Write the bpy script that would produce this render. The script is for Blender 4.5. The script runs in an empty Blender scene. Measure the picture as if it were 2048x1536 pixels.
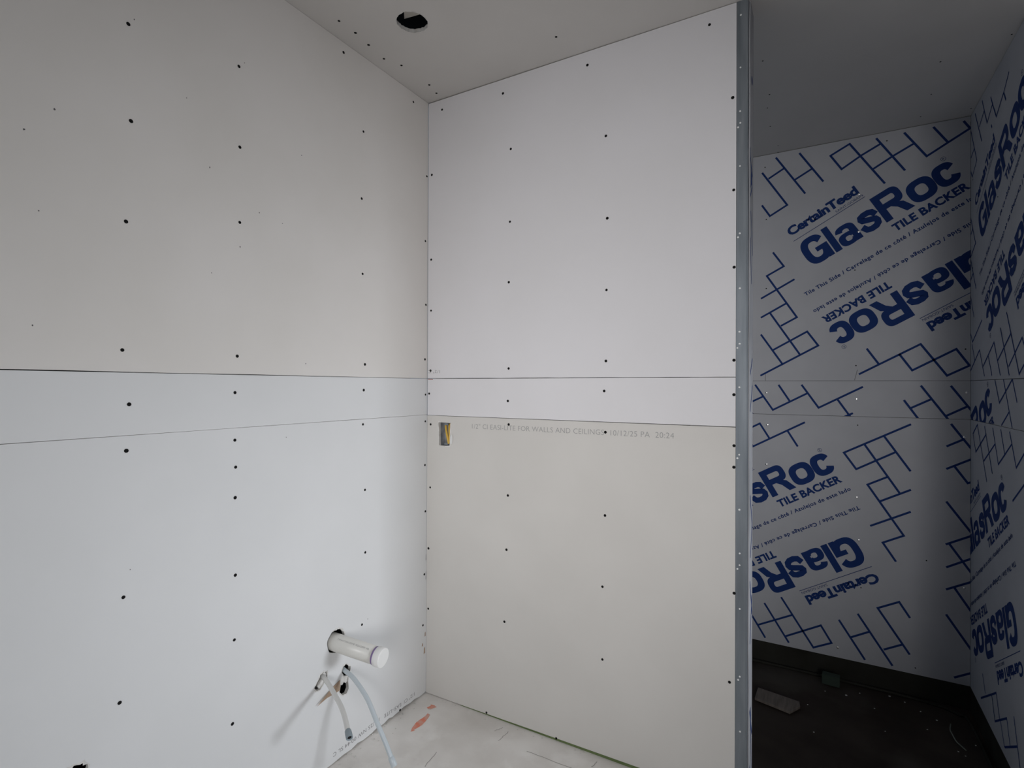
import bpy, bmesh, math, random
from mathutils import Vector, Matrix
random.seed(7)
PI = math.pi
sc = bpy.context.scene
C = sc.collection
R = math.radians

# ---------------------------------------------------------------- camera
cam_d = bpy.data.cameras.new('camera')
cam_d.sensor_width = 36.0
cam_d.lens = 1075.03 / 2048 * 36.0
cam_d.clip_start = 0.02
cam = bpy.data.objects.new('camera', cam_d)
C.objects.link(cam)
YAW, PITCH, ROLL = 0.52353, 0.00327, -0.00383
cam.matrix_world = (Matrix.Translation((0, 0, 1.35828)) @ Matrix.Rotation(YAW, 4, 'Z')
                    @ Matrix.Rotation(PI / 2 + PITCH, 4, 'X') @ Matrix.Rotation(-ROLL, 4, 'Z'))
sc.camera = cam

# ---------------------------------------------------------------- world, daylight and fill lamps
w = bpy.data.worlds.new('world'); sc.world = w; w.use_nodes = True
nt = w.node_tree
bg = nt.nodes['Background']
bg.inputs['Color'].default_value = (0.62, 0.78, 1.0, 1)
bg.inputs['Strength'].default_value = 0.15

def area(name, loc, target, sx, sy, power, col, spread=180):
    d = bpy.data.lights.new(name, 'AREA')
    d.shape = 'RECTANGLE'; d.size = sx; d.size_y = sy
    d.energy = power; d.color = col; d.spread = R(spread)
    o = bpy.data.objects.new(name, d); C.objects.link(o)
    o.location = loc
    o.rotation_euler = (Vector(target) - Vector(loc)).to_track_quat('-Z', 'Z').to_euler()
    return o
# right window daylight, plus three rear lamps added as fill (out of frame)
area('daylight_right_window', (2.78, 2.24, 1.14), (-1.5, 1.0, .55), .62, .95, 9.0, (.92, .97, 1.03), 56)
area('fill_rear', (2.2, -3.4, 1.55), (-1.3, 1.5, 1.15), 1.6, 1.3, 5.9, (1.0, .985, .97), 45)
area('fill_rear_level', (1.2, -3.2, 1.5), (-.6, 1.87, 1.4), 1.6, 1.3, 6.4, (1.0, .985, .985), 40)
area('fill_rear_down', (1.9, -3.2, 2.4), (-1.1, 1.6, .2), 1.4, .8, 3.5, (.98, .985, 1.0), 40)  # added fill aimed down at the floor corner

vs = sc.view_settings
vs.view_transform = 'Standard'; vs.look = 'None'; vs.gamma = 1.0
vs.use_curve_mapping = False
vs.exposure = 0.0
sc.cycles.use_denoising = True
sc.cycles.max_bounces = 12
sc.cycles.diffuse_bounces = 8
sc.cycles.transparent_max_bounces = 12

# ---------------------------------------------------------------- room sizes (metres)
H = 2.61
XL, YB, YC, XR = -1.5152, 1.8735, 3.1903, 0.5901     # left wall, back wall, alcove back, alcove right
XE = -0.2070                                         # free end of the partition
YP = 1.965                                           # rear face of the partition
ZT, ZM = 1.389, 1.2265                               # board seams
XRR, YF = 2.60, -1.60                                # right and front walls out of frame
YW = 2.38                                            # front end of the alcove's right wall
PAN = -0.12                                          # sunken shower floor

# ---------------------------------------------------------------- measured positions on each surface (metres)
AU=[[(-.282,2.5127),(-.1627,2.3214),(-.2451,2.275),(-.2828,2.3367)],[(-.2498,2.4785),(-.1826,2.5159)],[(-.2152,2.5815),(-.0805,2.3699)],[(-.1242,2.4498),(-.0498,2.49)],[(-.1045,2.5821),(.0012,2.4175)],[(.0343,2.5408),(.1172,2.5832),(.2624,2.3591)],[(.0343,2.5408),(.0832,2.4624),(.1647,2.5136),(.2467,2.5555)],[(.2301,2.5839),(.3426,2.4072)],[(.2179,2.4381),(.2966,2.4846),(.3758,2.5256)],[(.3424,2.5857),(.4277,2.4557),(.5074,2.5034),(.5873,2.5509),(.5654,2.5875)],[(.4544,2.5864),(.5064,2.505)],[(-.2283,2.0754),(-.1781,1.9981),(-.2595,1.9546),(-.1162,1.7237),(-.1887,1.6836)],[(-.2852,1.8361),(-.1302,1.923)],[(-.2858,1.7331),(-.1687,1.7988)],[(-.2427,1.7522),(-.1016,1.5271)],[(-.2862,1.638),(-.1821,1.4769)],[(-.2259,1.5564),(-.0687,1.6465),(-.018,1.5711)],[(-.018,1.572),(-.2873,1.4196)],[(.1611,1.4239),(.4054,1.5643),(.5046,1.4134),(.5859,1.4592),(.5384,1.5366),(.3732,1.4393),(.3237,1.5169)],[(.1923,1.547),(.2395,1.4731)]]
AF=[[(-.3144,1.3666),(-.2289,1.2344),(-.0676,1.3249)],[(-.3797,1.2519),(-.2785,1.3047)],[(-.3575,1.2563),(-.3283,1.2104)],[(-.2001,1.366),(-.1485,1.2822)],[(-.0922,1.3669),(-.0163,1.2509),(.1724,1.3581)],[(.0679,1.2938),(.121,1.211)],[(.0864,1.2028),(.1304,1.2259)],[(.3428,1.2937),(.4018,1.1999)],[(.3683,1.2588),(.4468,1.3028)],[(.4083,1.364),(.5116,1.2049)],[(.5204,1.3633),(.5911,1.2553)],[(.4982,1.223),(.5744,1.2685)]]
AL=[[(-.3954,1.1025),(-.2922,1.1596),(-.2459,1.0824)],[(-.3583,1.0839),(-.3255,1.0335),(-.0811,1.1721)],[(-.1582,1.1249),(-.1127,1.0483)],[(.3662,1.1793),(.095,1.027),(.1476,.9479),(.3086,1.0433)],[(.1832,1.072),(.3261,.844)],[(.2632,1.1175),(.3656,.958)],[(.2711,.9175),(.195,.8751),(.3412,.6429),(.2577,.5974),(.3088,.5158)],[(.2468,.7984),(.3663,.8653)],[(.2091,.6738),(.3657,.7599)],[(.5211,1.186),(.5912,1.0792)],[(.5056,1.0844),(.5642,1.1184)],[(.505,.9791),(.5951,1.0304)],[(.5319,.9925),(.58,.9184),(.5998,.9267)],[(.5042,.8232),(.5934,.6913)],[(.5032,.6269),(.5933,.6779)],[(.5151,.6276),(.596,.5032)],[(.505,.5204),(.5933,.5739)],[(.5044,.4171),(.5927,.4667)],[(.5331,.428),(.5951,.3275)],[(.5038,.2967),(.5924,.1569)],[(.5342,.0147),(.5906,.0487)],[(-.3375,.1277),(-.2648,.0115)],[(-.2665,.192),(-.1523,.0124)],[(-.2945,.0725),(-.1393,.1565)],[(-.1857,.2393),(-.0377,.012),(.043,.0551),(-.0043,.1336),(-.1644,.0408)],[(.0762,.1775),(.1839,.0085)],[(.1566,.225),(.2958,.0084)],[(.1303,.1061),(.2012,.148)],[(.3642,.2553),(.3236,.3209),(.2375,.2734),(.3633,.0797)],[(.2648,.0771),(.3343,.1172)]]
RU=[[(-3.1076,2.5801),(-2.9949,2.415)],[(-3.0333,2.4927),(-2.9539,2.5272),(-2.9075,2.4544),(-2.8265,2.496),(-2.7713,2.4215),(-2.673,2.4701),(-2.6462,2.4306)],[(-2.9539,2.5272),(-2.9881,2.5839)],[(-2.8265,2.496),(-2.8523,2.5355)],[(-2.673,2.4701),(-2.6084,2.5128)],[(-2.8341,2.4057),(-2.8444,2.4187)],[(-3.19,2.539),(-3.0785,2.3628),(-3.1617,2.3167),(-3.2086,2.3742)],[(-3.1249,2.4315),(-3.2006,2.4078)],[(-3.1894,2.1368),(-3.0993,2.0005),(-3.1945,1.9535),(-3.0916,1.7985)],[(-3.1476,2.0778),(-3.1916,2.0577)],[(-3.1447,1.873),(-3.2065,1.8422)],[(-3.199,1.7906),(-3.1281,1.6753)],[(-2.99,1.6459),(-3.1531,1.5646),(-3.2038,1.6209)],[(-3.162,1.554),(-3.1133,1.4814)],[(-3.2092,1.4246),(-3.0286,1.5209),(-2.9484,1.408)],[(-2.9651,1.4496),(-2.8025,1.5378),(-2.7149,1.4068)],[(-2.8849,1.4859),(-2.8322,1.4082)],[(-2.7131,1.5852),(-2.6015,1.405)],[(-2.632,1.6346),(-2.4865,1.4057),(-2.4278,1.4396)],[(-2.5817,1.5544),(-2.7468,1.4647)],[(-2.6063,1.4367),(-2.4564,1.5293),(-2.422,1.4898)]]
RF=[[(-2.793,1.3948),(-2.726,1.2992),(-2.5586,1.3911)],[(-2.6758,1.3929),(-2.5678,1.2163)],[(-2.564,1.3879),(-2.5107,1.3081)],[(-2.6024,1.2689),(-2.6977,1.2151)]]
RL=[[(-2.9092,.9701),(-3.0641,1.1953),(-3.1424,1.1496),(-3.0915,1.0726),(-2.9185,1.1641)],[(-2.9422,1.1948),(-2.8258,1.0161)],[(-2.9532,1.0504),(-2.789,1.1343)],[(-2.8175,1.1953),(-2.7402,1.0612),(-2.5692,1.1558)],[(-2.7077,1.1972),(-2.659,1.1137)],[(-2.5953,1.1964),(-2.5188,1.0772),(-2.4295,1.1377)],[(-3.2181,1.106),(-3.1852,1.0254)],[(-2.5578,.9545),(-2.4318,1.031)],[(-2.9708,.1455),(-2.9279,.0879)],[(-2.9964,.0325),(-2.7665,.167),(-2.7206,.0935)],[(-2.8291,.127),(-2.7847,.0522)],[(-2.7849,.0466),(-2.6285,.1416),(-2.5879,.0648)],[(-2.7085,.0893),(-2.6566,.0219)],[(-2.6507,.0229),(-2.5026,.1106),(-2.4691,.0438)],[(-2.5421,.1914),(-2.5026,.1106)]]
sLU=[(.6849,2.2655),(.9811,2.3119),(1.3858,2.5723),(1.7729,2.5693),(.6924,2.024),(.9854,2.0712),(1.4856,2.3241),(.6825,1.767),(.9864,1.8455),(1.4782,2.0664),(1.4847,1.7818),(.676,1.4439),(.9807,1.4437),(1.4989,1.4379),(1.8649,2.2824),(1.8566,1.994),(1.862,1.7138),(1.8573,1.4731)]
nLU=[(.536,1.9838),(.4825,1.916),(.6985,2.2848),(.9988,2.3315),(.8942,1.978),(1.2057,2.1288),(.5088,1.7445),(.4994,1.4881),(.9879,1.7722),(1.1337,1.881),(.9016,1.6781),(1.2267,1.4304),(1.0509,1.8924),(.8286,2.1459)]
sLF=[(.692,1.3077),(.9742,1.3347),(1.4933,1.3395),(1.8617,1.3179)]
sLL=[(.6863,1.1911),(.9746,1.1932),(1.4902,1.2091),(1.8611,1.2),(.9776,1.1124),(.9766,1.0216),(1.5021,.9576),(1.8601,1.0074),(1.8642,.8031),(1.5051,.7179),(.9785,.7903),(.6819,.8248),(.9764,.5984),(1.4898,.4475),(1.8593,.5271),(1.8513,.3061),(.6749,.5646),(.972,.3512),(1.7057,.0105)]
nLL=[(1.5198,.458),(.6966,.8897),(1.1515,1.1873)]
sBU=[(-1.439,2.5619),(-1.1292,2.5497),(-.7615,2.5568),(-.3273,2.5631),(-1.0913,2.3147),(-.6882,2.2749),(-.2546,2.3005),(-1.4941,2.2877),(-1.0938,2.0209),(-.6819,1.9722),(-.2507,1.9985),(-1.4956,1.9135),(-1.0983,1.7768),(-.6841,1.7099),(-.2489,1.7467),(-1.4952,1.6883),(-1.0975,1.4281),(-.6853,1.4502),(-.2488,1.4441),(-1.4963,1.4236)]
sBF=[(-1.5037,1.3222),(-1.1005,1.2967),(-.6916,1.3405),(-.2486,1.332)]
sBL=[(-1.4945,1.1867),(-1.0962,1.2019),(-.6865,1.1897),(-.2479,1.1663),(-.2482,1.0965),(-1.4957,.9091),(-1.0986,.9152),(-.6869,.8856),(-1.5038,.6393),(-1.1043,.6956),(-.6958,.6239),(-1.5035,.3738),(-1.1126,.4032),(-.6951,.3581),(-.2464,.6881),(-.26,.3963),(-1.197,.0102),(-.8797,.009)]
sC=[(-1.4406,1.2969),(-1.4384,1.3697),(-1.4473,1.4426),(-1.4573,1.5334),(-1.4281,1.5991),(-1.4195,1.7605),(-1.433,1.8259),(-.8285,1.7424)]
sCA=[(-.2002,2.2642),(-.198,2.539),(-.2156,2.6575),(-.2187,2.851),(-.2007,3.0997),(-.2067,3.189),(.579,2.5281),(.5762,3.1124),(.3914,2.607),(.4008,2.8767),(.3915,3.0912)]
sAU=[(.1572,2.3242),(.1555,2.1355),(-.263,2.26),(-.2695,2.5421),(.5716,1.5352),(.1458,1.4659),(.2718,2.564),(.1406,1.9446),(-.2624,1.8878)]
sAF=[(-.2612,1.3254),(.1475,1.2987),(.5768,1.3353)]
sAL=[(-.2562,1.1536),(.1536,1.1681),(.5679,1.1302),(-.2602,.9407),(.1497,.8067),(.1585,.5947),(.1684,.3599),(.569,.4345),(.0694,.0374),(.3867,.0189),(.4286,.5373)]
sS=[(-.2306,2.5633),(-.2314,2.3931),(-.2321,2.2513),(-.2315,2.2131),(-.2384,2.2001),(-.2322,2.0729),(-.2325,1.8549),(-.2378,1.8427),(-.2319,1.6767),(-.2326,1.5359),(-.232,1.497),(-.2388,1.4835),(-.2325,1.3563),(-.2324,1.138),(-.2378,1.1264),(-.2316,.9604),(-.2303,.8194),(-.2305,.7814),(-.2369,.7683),(-.2298,.6405),(-.229,.4224),(-.2339,.4106),(-.2279,.2457)]
hole1=[(1.3248,.3462),(1.3089,.3521),(1.2923,.348),(1.2869,.3344),(1.2746,.3226),(1.2676,.3118),(1.2762,.2997),(1.293,.295),(1.3065,.3053),(1.3119,.3135),(1.3238,.3205),(1.3257,.3341)]
hole2=[(1.4115,.3362),(1.4334,.3142),(1.4313,.2961),(1.4252,.2856),(1.4211,.2667),(1.424,.2387),(1.414,.2228),(1.3963,.2253),(1.3799,.2436),(1.3829,.2682),(1.3868,.2868),(1.3985,.2955),(1.3917,.3137),(1.3967,.3309)]
flap=[(1.3829,.2887),(1.3548,.2807),(1.3291,.2732),(1.2974,.2613),(1.2743,.2503),(1.3199,.2556),(1.3453,.2524),(1.3689,.2502),(1.3828,.2515)]
txL=[(1.7969,.0319),(1.3513,.0358),(1.3514,.0518)]
txL2=[(1.7968,.0393),(1.7968,.0305),(1.6865,.034),(1.6896,.0176),(1.3539,.0449),(1.3562,.0325)]
txB=[(-1.2747,1.194),(-1.2748,1.1688),(-.4393,1.2029),(-.4395,1.1763)]
txB2=[(-1.5076,1.4095),(-1.4439,1.4086),(-1.4439,1.4249)]
red=[(-1.5105,1.3841),(-1.4826,1.3838)]
ebox=[(-1.4503,1.1991),(-1.3855,1.1989),(-1.3886,1.0976),(-1.4453,1.0946)]
hC=[(-1.2736,1.399),(-1.18,1.4537),(-1.1913,1.384),(-1.2661,1.4705),(-1.2226,1.3797),(-1.1792,1.4079),(-1.2379,1.3994)]
hC2=[(-1.2595,1.4214),(-1.2164,1.4524),(-1.2873,1.4553),(-1.2232,1.4659)]
wood=[(-.2688,2.8768),(-.2735,2.7745),(-.1238,2.734),(-.0851,2.8049),(-.09,2.8443)]
green=[(.0046,3.0951),(.0737,3.0962)]
bits=[(.1017,3.034),(.159,3.0909),(.2804,3.1293),(.2103,2.978),(-.0288,2.6423),(.2363,2.8033),(.2027,2.5187),(-.0561,2.8574),(.0141,3.025),(.4417,3.0093),(.3901,3.0574),(.3951,2.9103),(.4803,2.7981),(.4992,2.7784),(.5504,2.8825),(.3374,3.1083),(.2021,2.5201)]
wire=[(.4894,3.0046),(.4769,2.9388),(.4777,2.8969),(.4841,2.8628),(.4985,2.851),(.512,2.8356)]
paint=[(-1.3965,1.6294),(-1.3857,1.6496),(-1.3947,1.7551),(-1.4125,1.7644),(-1.4152,1.7129)]
paint2=[(-1.4435,1.7865),(-1.4366,1.8148),(-1.4079,1.8189),(-1.4131,1.7917)]
cr=[[(-1.2243,1.5086),(-1.2338,1.5902)],[(-.9496,1.7647),(-.7673,1.7663)],[(-1.0708,1.7604),(-1.0644,1.8255)],[(-1.1136,1.8045),(-1.0957,1.836)],[(-.7093,1.8109),(-.703,1.8439)]]
gr=[(-1.2069,1.8775),(-.5971,1.872),(-.6041,1.8943),(-1.3948,1.8719)]
blh=[(.5679,.4828),(.5824,.4786),(.5991,.4636),(.5833,.4558)]
edge=[(1.8446,.0009),(1.7945,.0046),(1.7367,.0152),(1.6604,.0037),(1.6139,.0028),(1.5338,-.0114),(1.4867,-.009),(1.4488,-.0001),(1.3789,.0031)]
# ---------------------------------------------------------------- helpers
def setp(o, label=None, cat=None, group=None, kind=None):
    if label: o['label'] = label
    if cat: o['category'] = cat
    if group: o['group'] = group
    if kind: o['kind'] = kind
    return o

def empty(name, loc=(0, 0, 0)):
    o = bpy.data.objects.new(name, None); C.objects.link(o); o.location = loc
    o.empty_display_size = 0.05
    return o

def obj(name, verts, faces, mat, parent=None, smooth=False, loc=None):
    me = bpy.data.meshes.new(name)
    me.from_pydata([tuple(v) for v in verts], [], faces)
    me.validate(); me.update()
    return link(name, me, mat, parent, smooth, loc)

def link(name, me, mat, parent=None, smooth=False, loc=None):
    o = bpy.data.objects.new(name, me); C.objects.link(o)
    if mat is not None:
        me.materials.clear(); me.materials.append(mat)
    if parent is not None:
        o.parent = parent
        # parents are unrotated: keep world coordinates of the mesh
        o.matrix_parent_inverse = Matrix.Identity(4)
        off = Vector((0, 0, 0)); p = parent
        while p is not None:
            off += p.location; p = p.parent
        o.location = (Vector(loc) if loc else Vector((0, 0, 0))) - off
    elif loc: o.location = loc
    if smooth:
        for p in me.polygons: p.use_smooth = True
    return o

def from_bm(name, bm, mat, parent=None, smooth=False, loc=None):
    me = bpy.data.meshes.new(name); bm.normal_update(); bm.to_mesh(me); bm.free()
    return link(name, me, mat, parent, smooth, loc)

def bm_box(bm, x0, x1, y0, y1, z0, z1):
    v = [bm.verts.new(p) for p in [(x0,y0,z0),(x1,y0,z0),(x1,y1,z0),(x0,y1,z0),(x0,y0,z1),(x1,y0,z1),(x1,y1,z1),(x0,y1,z1)]]
    for f in [(3,2,1,0),(4,5,6,7),(0,1,5,4),(1,2,6,5),(2,3,7,6),(3,0,4,7)]:
        bm.faces.new([v[i] for i in f])
    return v

def box(name, x0, x1, y0, y1, z0, z1, mat, parent=None, bevel=0):
    bm = bmesh.new(); bm_box(bm, x0, x1, y0, y1, z0, z1)
    if bevel: bmesh.ops.bevel(bm, geom=bm.edges[:], offset=bevel, segments=2, affect='EDGES')
    return from_bm(name, bm, mat, parent)

def prism(bm, pts, z0, z1, top=None):
    """pts: list of (x,y); extruded in z"""
    a = [bm.verts.new((x, y, z0)) for x, y in pts]; b = [bm.verts.new((x, y, z1)) for x, y in (top or pts)]
    n = len(pts)
    bm.faces.new(a[::-1]); bm.faces.new(b)
    for i in range(n): bm.faces.new([a[i], a[(i+1) % n], b[(i+1) % n], b[i]])

def tube_mesh(path, radii, seg=20, cap=True, hollow_end=None):
    """returns verts, faces of a tube along path with radii"""
    P = [Vector(p) for p in path]; V = []; F = []
    t0 = (P[1] - P[0]).normalized()
    n = t0.cross(Vector((0, 0, 1)));
    if n.length < 1e-3: n = t0.cross(Vector((0, 1, 0)))
    n.normalize()
    for i, p in enumerate(P):
        t = (P[min(i+1, len(P)-1)] - P[max(i-1, 0)]).normalized()
        n = (n - t * n.dot(t)).normalized(); b = t.cross(n)
        for k in range(seg):
            a = 2*PI*k/seg
            V.append(p + (n*math.cos(a) + b*math.sin(a)) * radii[i])
    for i in range(len(P)-1):
        for k in range(seg):
            k2 = (k+1) % seg
            F.append((i*seg+k, i*seg+k2, (i+1)*seg+k2, (i+1)*seg+k))
    if cap:
        F.append(tuple(range(seg))[::-1]); F.append(tuple((len(P)-1)*seg+k for k in range(seg)))
    return V, F

def bez(pts, n=24):
    """Catmull-Rom through pts"""
    P = [Vector(p) for p in pts]; P = [2*P[0]-P[1]] + P + [2*P[-1]-P[-2]]; out = []
    for i in range(1, len(P)-2):
        for k in range(n):
            t = k/n; a, b, c, d = P[i-1:i+3]
            out.append(0.5*((2*b) + (c-a)*t + (2*a-5*b+4*c-d)*t*t + (-a+3*b-3*c+d)*t**3))
    out.append(P[-2]); return out

# wall frames: (u, v, depth) -> world.  depth > 0 goes into the wall, < 0 stands proud of it
def fL(u, v, d=0): return (XL - d, u, v)             # u = Y
def fB(u, v, d=0): return (u, YB + d, v)
def fA(u, v, d=0): return (u, YC + d, v)
def fR(u, v, d=0): return (XR + d, -u, v)
def fC(u, v, d=0): return (u, v, H + d)
def fE(u, v, d=0): return (XE - d, u, v)

def fill2d(loops):
    """even-odd 2D fill of closed loops via a 2D curve -> (verts2d, faces)"""
    cu = bpy.data.curves.new('t', 'CURVE'); cu.dimensions = '2D'; cu.fill_mode = 'BOTH'
    for L in loops:
        s = cu.splines.new('POLY'); s.points.add(len(L)-1); s.use_cyclic_u = True
        for p, (x, y) in zip(s.points, L): p.co = (x, y, 0, 1)
    return conv(cu)

def conv(cu):
    o = bpy.data.objects.new('t', cu); C.objects.link(o)
    bpy.context.view_layer.update()
    me = bpy.data.meshes.new_from_object(o.evaluated_get(bpy.context.evaluated_depsgraph_get()))
    V = [(v.co.x, v.co.y) for v in me.vertices]; F = [tuple(p.vertices) for p in me.polygons]
    bpy.data.objects.remove(o); bpy.data.meshes.remove(me)
    if isinstance(cu, bpy.types.Curve) : bpy.data.curves.remove(cu)
    return V, F

def board(name, outline, holes, frame, mat, parent, th=0.0127, core=None):
    """a gypsum sheet: front face with holes, real thickness"""
    V, F = fill2d([outline] + holes)
    vs_, fs = [], []
    for x, y in V: vs_.append(frame(x, y, 0))
    n = len(V)
    for x, y in V: vs_.append(frame(x, y, th))
    for f in F: fs.append(f); fs.append(tuple(i+n for i in f[::-1]))
    nf = len(fs)
    base = len(vs_)
    for L in [outline] + holes:
        m = len(L); b0 = len(vs_)
        for x, y in L: vs_.append(frame(x, y, 0))
        for x, y in L: vs_.append(frame(x, y, th))
        for i in range(m): fs.append((b0+i, b0+(i+1) % m, b0+m+(i+1) % m, b0+m+i))
    me = bpy.data.meshes.new(name); me.from_pydata(vs_, [], fs)
    me.materials.append(mat); me.materials.append(core or mat)
    for p in me.polygons:
        if p.index >= nf: p.material_index = 1
    bm = bmesh.new(); bm.from_mesh(me); bmesh.ops.remove_doubles(bm, verts=bm.verts, dist=1e-5)
    bmesh.ops.recalc_face_normals(bm, faces=bm.faces); bm.to_mesh(me); bm.free()
    o = bpy.data.objects.new(name, me); C.objects.link(o); o.parent = parent
    if parent is not None: o.location = -parent.location
    return o

def rect(u0, u1, v0, v1): return [(u0, v0), (u1, v0), (u1, v1), (u0, v1)]

# ---- flat lettering
class Ink:
    def __init__(s): s.V = []; s.F = []; s.Z = []; s.n = 0
    def add(s, V, F, M=None):
        b = len(s.V)
        for x, y in V:
            if M: x, y = M(x, y)
            s.V.append((x, y)); s.Z.append((s.n % 9) * 4e-5)
        s.n += 1
        s.F += [tuple(i+b for i in f) for f in F]
    def line(s, pts, wd, closed=False, M=None):
        n = len(pts)
        P = [Vector(p) for p in pts]; Lf = []; Rt = []
        for i in range(n):
            a = P[i-1] if (i > 0 or closed) else None
            c = P[(i+1) % n] if (i < n-1 or closed) else None
            d1 = (P[i]-a).normalized() if a is not None else None
            d2 = (c-P[i]).normalized() if c is not None else None
            if d1 is None: d1 = d2
            if d2 is None: d2 = d1
            n1 = Vector((-d1.y, d1.x)); n2 = Vector((-d2.y, d2.x)); m = (n1+n2)
            if m.length < 1e-6: m = n1
            m.normalize(); k = wd/2 / max(0.35, m.dot(n1))
            e = Vector((0, 0))
            if not closed and i == 0: e = -d2*wd*0.35
            if not closed and i == n-1: e = d1*wd*0.35
            Lf.append(tuple(P[i]+m*k+e)); Rt.append(tuple(P[i]-m*k+e))
        V = Lf+Rt; F = [(i, (i+1) % n, n+(i+1) % n, n+i) for i in range(n if closed else n-1)]
        s.add(V, F, M)
    def build(s, name, frame, mat, parent, clip=None, lift=0.0004):
        bm = bmesh.new(); vv = [bm.verts.new((x, y, z)) for (x, y), z in zip(s.V, s.Z)]
        for f in s.F:
            if len(set(f)) > 2:
                try: bm.faces.new([vv[i] for i in f])
                except ValueError: pass
        if clip:
            u0, u1, v0, v1 = clip
            for co, no in (((u0,0,0),(-1,0,0)), ((u1,0,0),(1,0,0)), ((0,v0,0),(0,-1,0)), ((0,v1,0),(0,1,0))):
                bmesh.ops.bisect_plane(bm, geom=bm.verts[:]+bm.edges[:]+bm.faces[:], plane_co=co, plane_no=no, clear_outer=True)
        for v in bm.verts: v.co = frame(v.co.x, v.co.y, -lift - v.co.z)
        bm.normal_update(); p0 = Vector(frame(0, 0, 0)); nn = Vector(frame(0, 0, -1)) - p0
        for f in bm.faces:
            if f.normal.dot(nn) < 0: f.normal_flip()
        return from_bm(name, bm, mat, parent)

_tc = {}
def text(body, bold=0.0, space=1.0):
    """lettering normalised to width 1, baseline 0, capital height 1"""
    k = (body, bold, space)
    if k not in _tc:
        cu = bpy.data.curves.new('t', 'FONT'); cu.body = body; cu.size = 1.0; cu.offset = bold
        cu.fill_mode = 'FRONT'; cu.resolution_u = 3; cu.space_character = space
        V, F = conv2(cu)
        x0 = min(x for x, y in V); x1 = max(x for x, y in V)
        _tc[k] = ([((x-x0)/(x1-x0), y/CAP) for x, y in V], F)
    return _tc[k]
def conv2(cu):
    o = bpy.data.objects.new('t', cu); C.objects.link(o); bpy.context.view_layer.update()
    me = bpy.data.meshes.new_from_object(o.evaluated_get(bpy.context.evaluated_depsgraph_get()))
    V = [(v.co.x, v.co.y) for v in me.vertices]; F = [tuple(p.vertices) for p in me.polygons]
    bpy.data.objects.remove(o); bpy.data.meshes.remove(me); bpy.data.curves.remove(cu)
    return V, F
CAP = 1.0
_V, _ = conv2((lambda c: (setattr(c, 'body', 'H'), setattr(c, 'size', 1.0), c)[2])(bpy.data.curves.new('t', 'FONT')))
CAP = max(y for x, y in _V)

# ---------------------------------------------------------------- materials
def mat(name, col, rough=0.8, metal=0.0, spec=0.5):
    m = bpy.data.materials.new(name); m.use_nodes = True
    b = m.node_tree.nodes['Principled BSDF']
    b.inputs['Base Color'].default_value = (*col, 1); b.inputs['Roughness'].default_value = rough
    b.inputs['Metallic'].default_value = metal; b.inputs['Specular IOR Level'].default_value = spec
    return m
def noisy(name, c1, c2, scale, rough=0.85, bump=0.0, metal=0.0, stretch=(1,1,1), lo=0.35, hi=0.65, detail=6, c3=None, scale3=2.0, spec=0.3, bscale=None):
    m = mat(name, c1, rough, metal, spec); t = m.node_tree; N = t.nodes; L = t.links; b = N['Principled BSDF']
    tc = N.new('ShaderNodeTexCoord'); mp = N.new('ShaderNodeMapping'); mp.inputs['Scale'].default_value = stretch
    L.new(tc.outputs['Object'], mp.inputs['Vector'])
    nz = N.new('ShaderNodeTexNoise'); nz.inputs['Scale'].default_value = scale; nz.inputs['Detail'].default_value = detail
    L.new(mp.outputs[0], nz.inputs['Vector'])
    cr = N.new('ShaderNodeValToRGB'); cr.color_ramp.elements[0].position = lo; cr.color_ramp.elements[1].position = hi
    cr.color_ramp.elements[0].color = (*c1, 1); cr.color_ramp.elements[1].color = (*c2, 1)
    L.new(nz.outputs['Fac'], cr.inputs[0]); out = cr.outputs[0]
    if c3:
        n3 = N.new('ShaderNodeTexNoise'); n3.inputs['Scale'].default_value = scale3; n3.inputs['Detail'].default_value = 8
        L.new(tc.outputs['Object'], n3.inputs['Vector'])
        r3 = N.new('ShaderNodeValToRGB'); r3.color_ramp.elements[0].position = .52; r3.color_ramp.elements[1].position = .68
        L.new(n3.outputs['Fac'], r3.inputs[0])
        mx = N.new('ShaderNodeMix'); mx.data_type = 'RGBA'; mx.inputs['B'].default_value = (*c3, 1)
        L.new(r3.outputs[0], mx.inputs['Factor']); L.new(out, mx.inputs['A']); out = mx.outputs['Result']
    L.new(out, b.inputs['Base Color'])
    if bump:
        nb = N.new('ShaderNodeTexNoise'); nb.inputs['Scale'].default_value = bscale or scale*6; nb.inputs['Detail'].default_value = 5
        L.new(tc.outputs['Object'], nb.inputs['Vector'])
        bp = N.new('ShaderNodeBump'); bp.inputs['Strength'].default_value = bump; bp.inputs['Distance'].default_value = 0.002
        L.new(nb.outputs['Fac'], bp.inputs['Height']); L.new(bp.outputs[0], b.inputs['Normal'])
    return m
M_warm = noisy('drywall_paper_warm', (.735,.71,.68), (.765,.74,.715), 3, bump=.04, bscale=260)
M_cool = noisy('drywall_paper_cool', (.73,.722,.74), (.75,.742,.765), 3, bump=.04, bscale=260)
M_neut = noisy('drywall_paper_pale', (.725,.733,.74), (.75,.757,.765), 3, bump=.04, bscale=260)
M_low = noisy('drywall_paper_grey', (.625,.608,.582), (.655,.638,.612), 3, bump=.04, bscale=260)
M_ceil = noisy('ceiling_board_paper', (.66,.64,.615), (.69,.67,.645), 3, bump=.04, bscale=260)
M_core = noisy('gypsum_core', (.60,.585,.56), (.75,.74,.72), 60, bump=.5)
M_back = noisy('tile_backer_glass_mat', (.525,.53,.555), (.56,.565,.59), 5, bump=.05, bscale=300)
M_blue = mat('blue_print_ink', (.010,.038,.17), .75, 0, .2)
M_grey = mat('grey_print_ink', (.33,.33,.33), .9)
M_dark = mat('dark_print_ink', (.12,.115,.12), .9)
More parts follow.
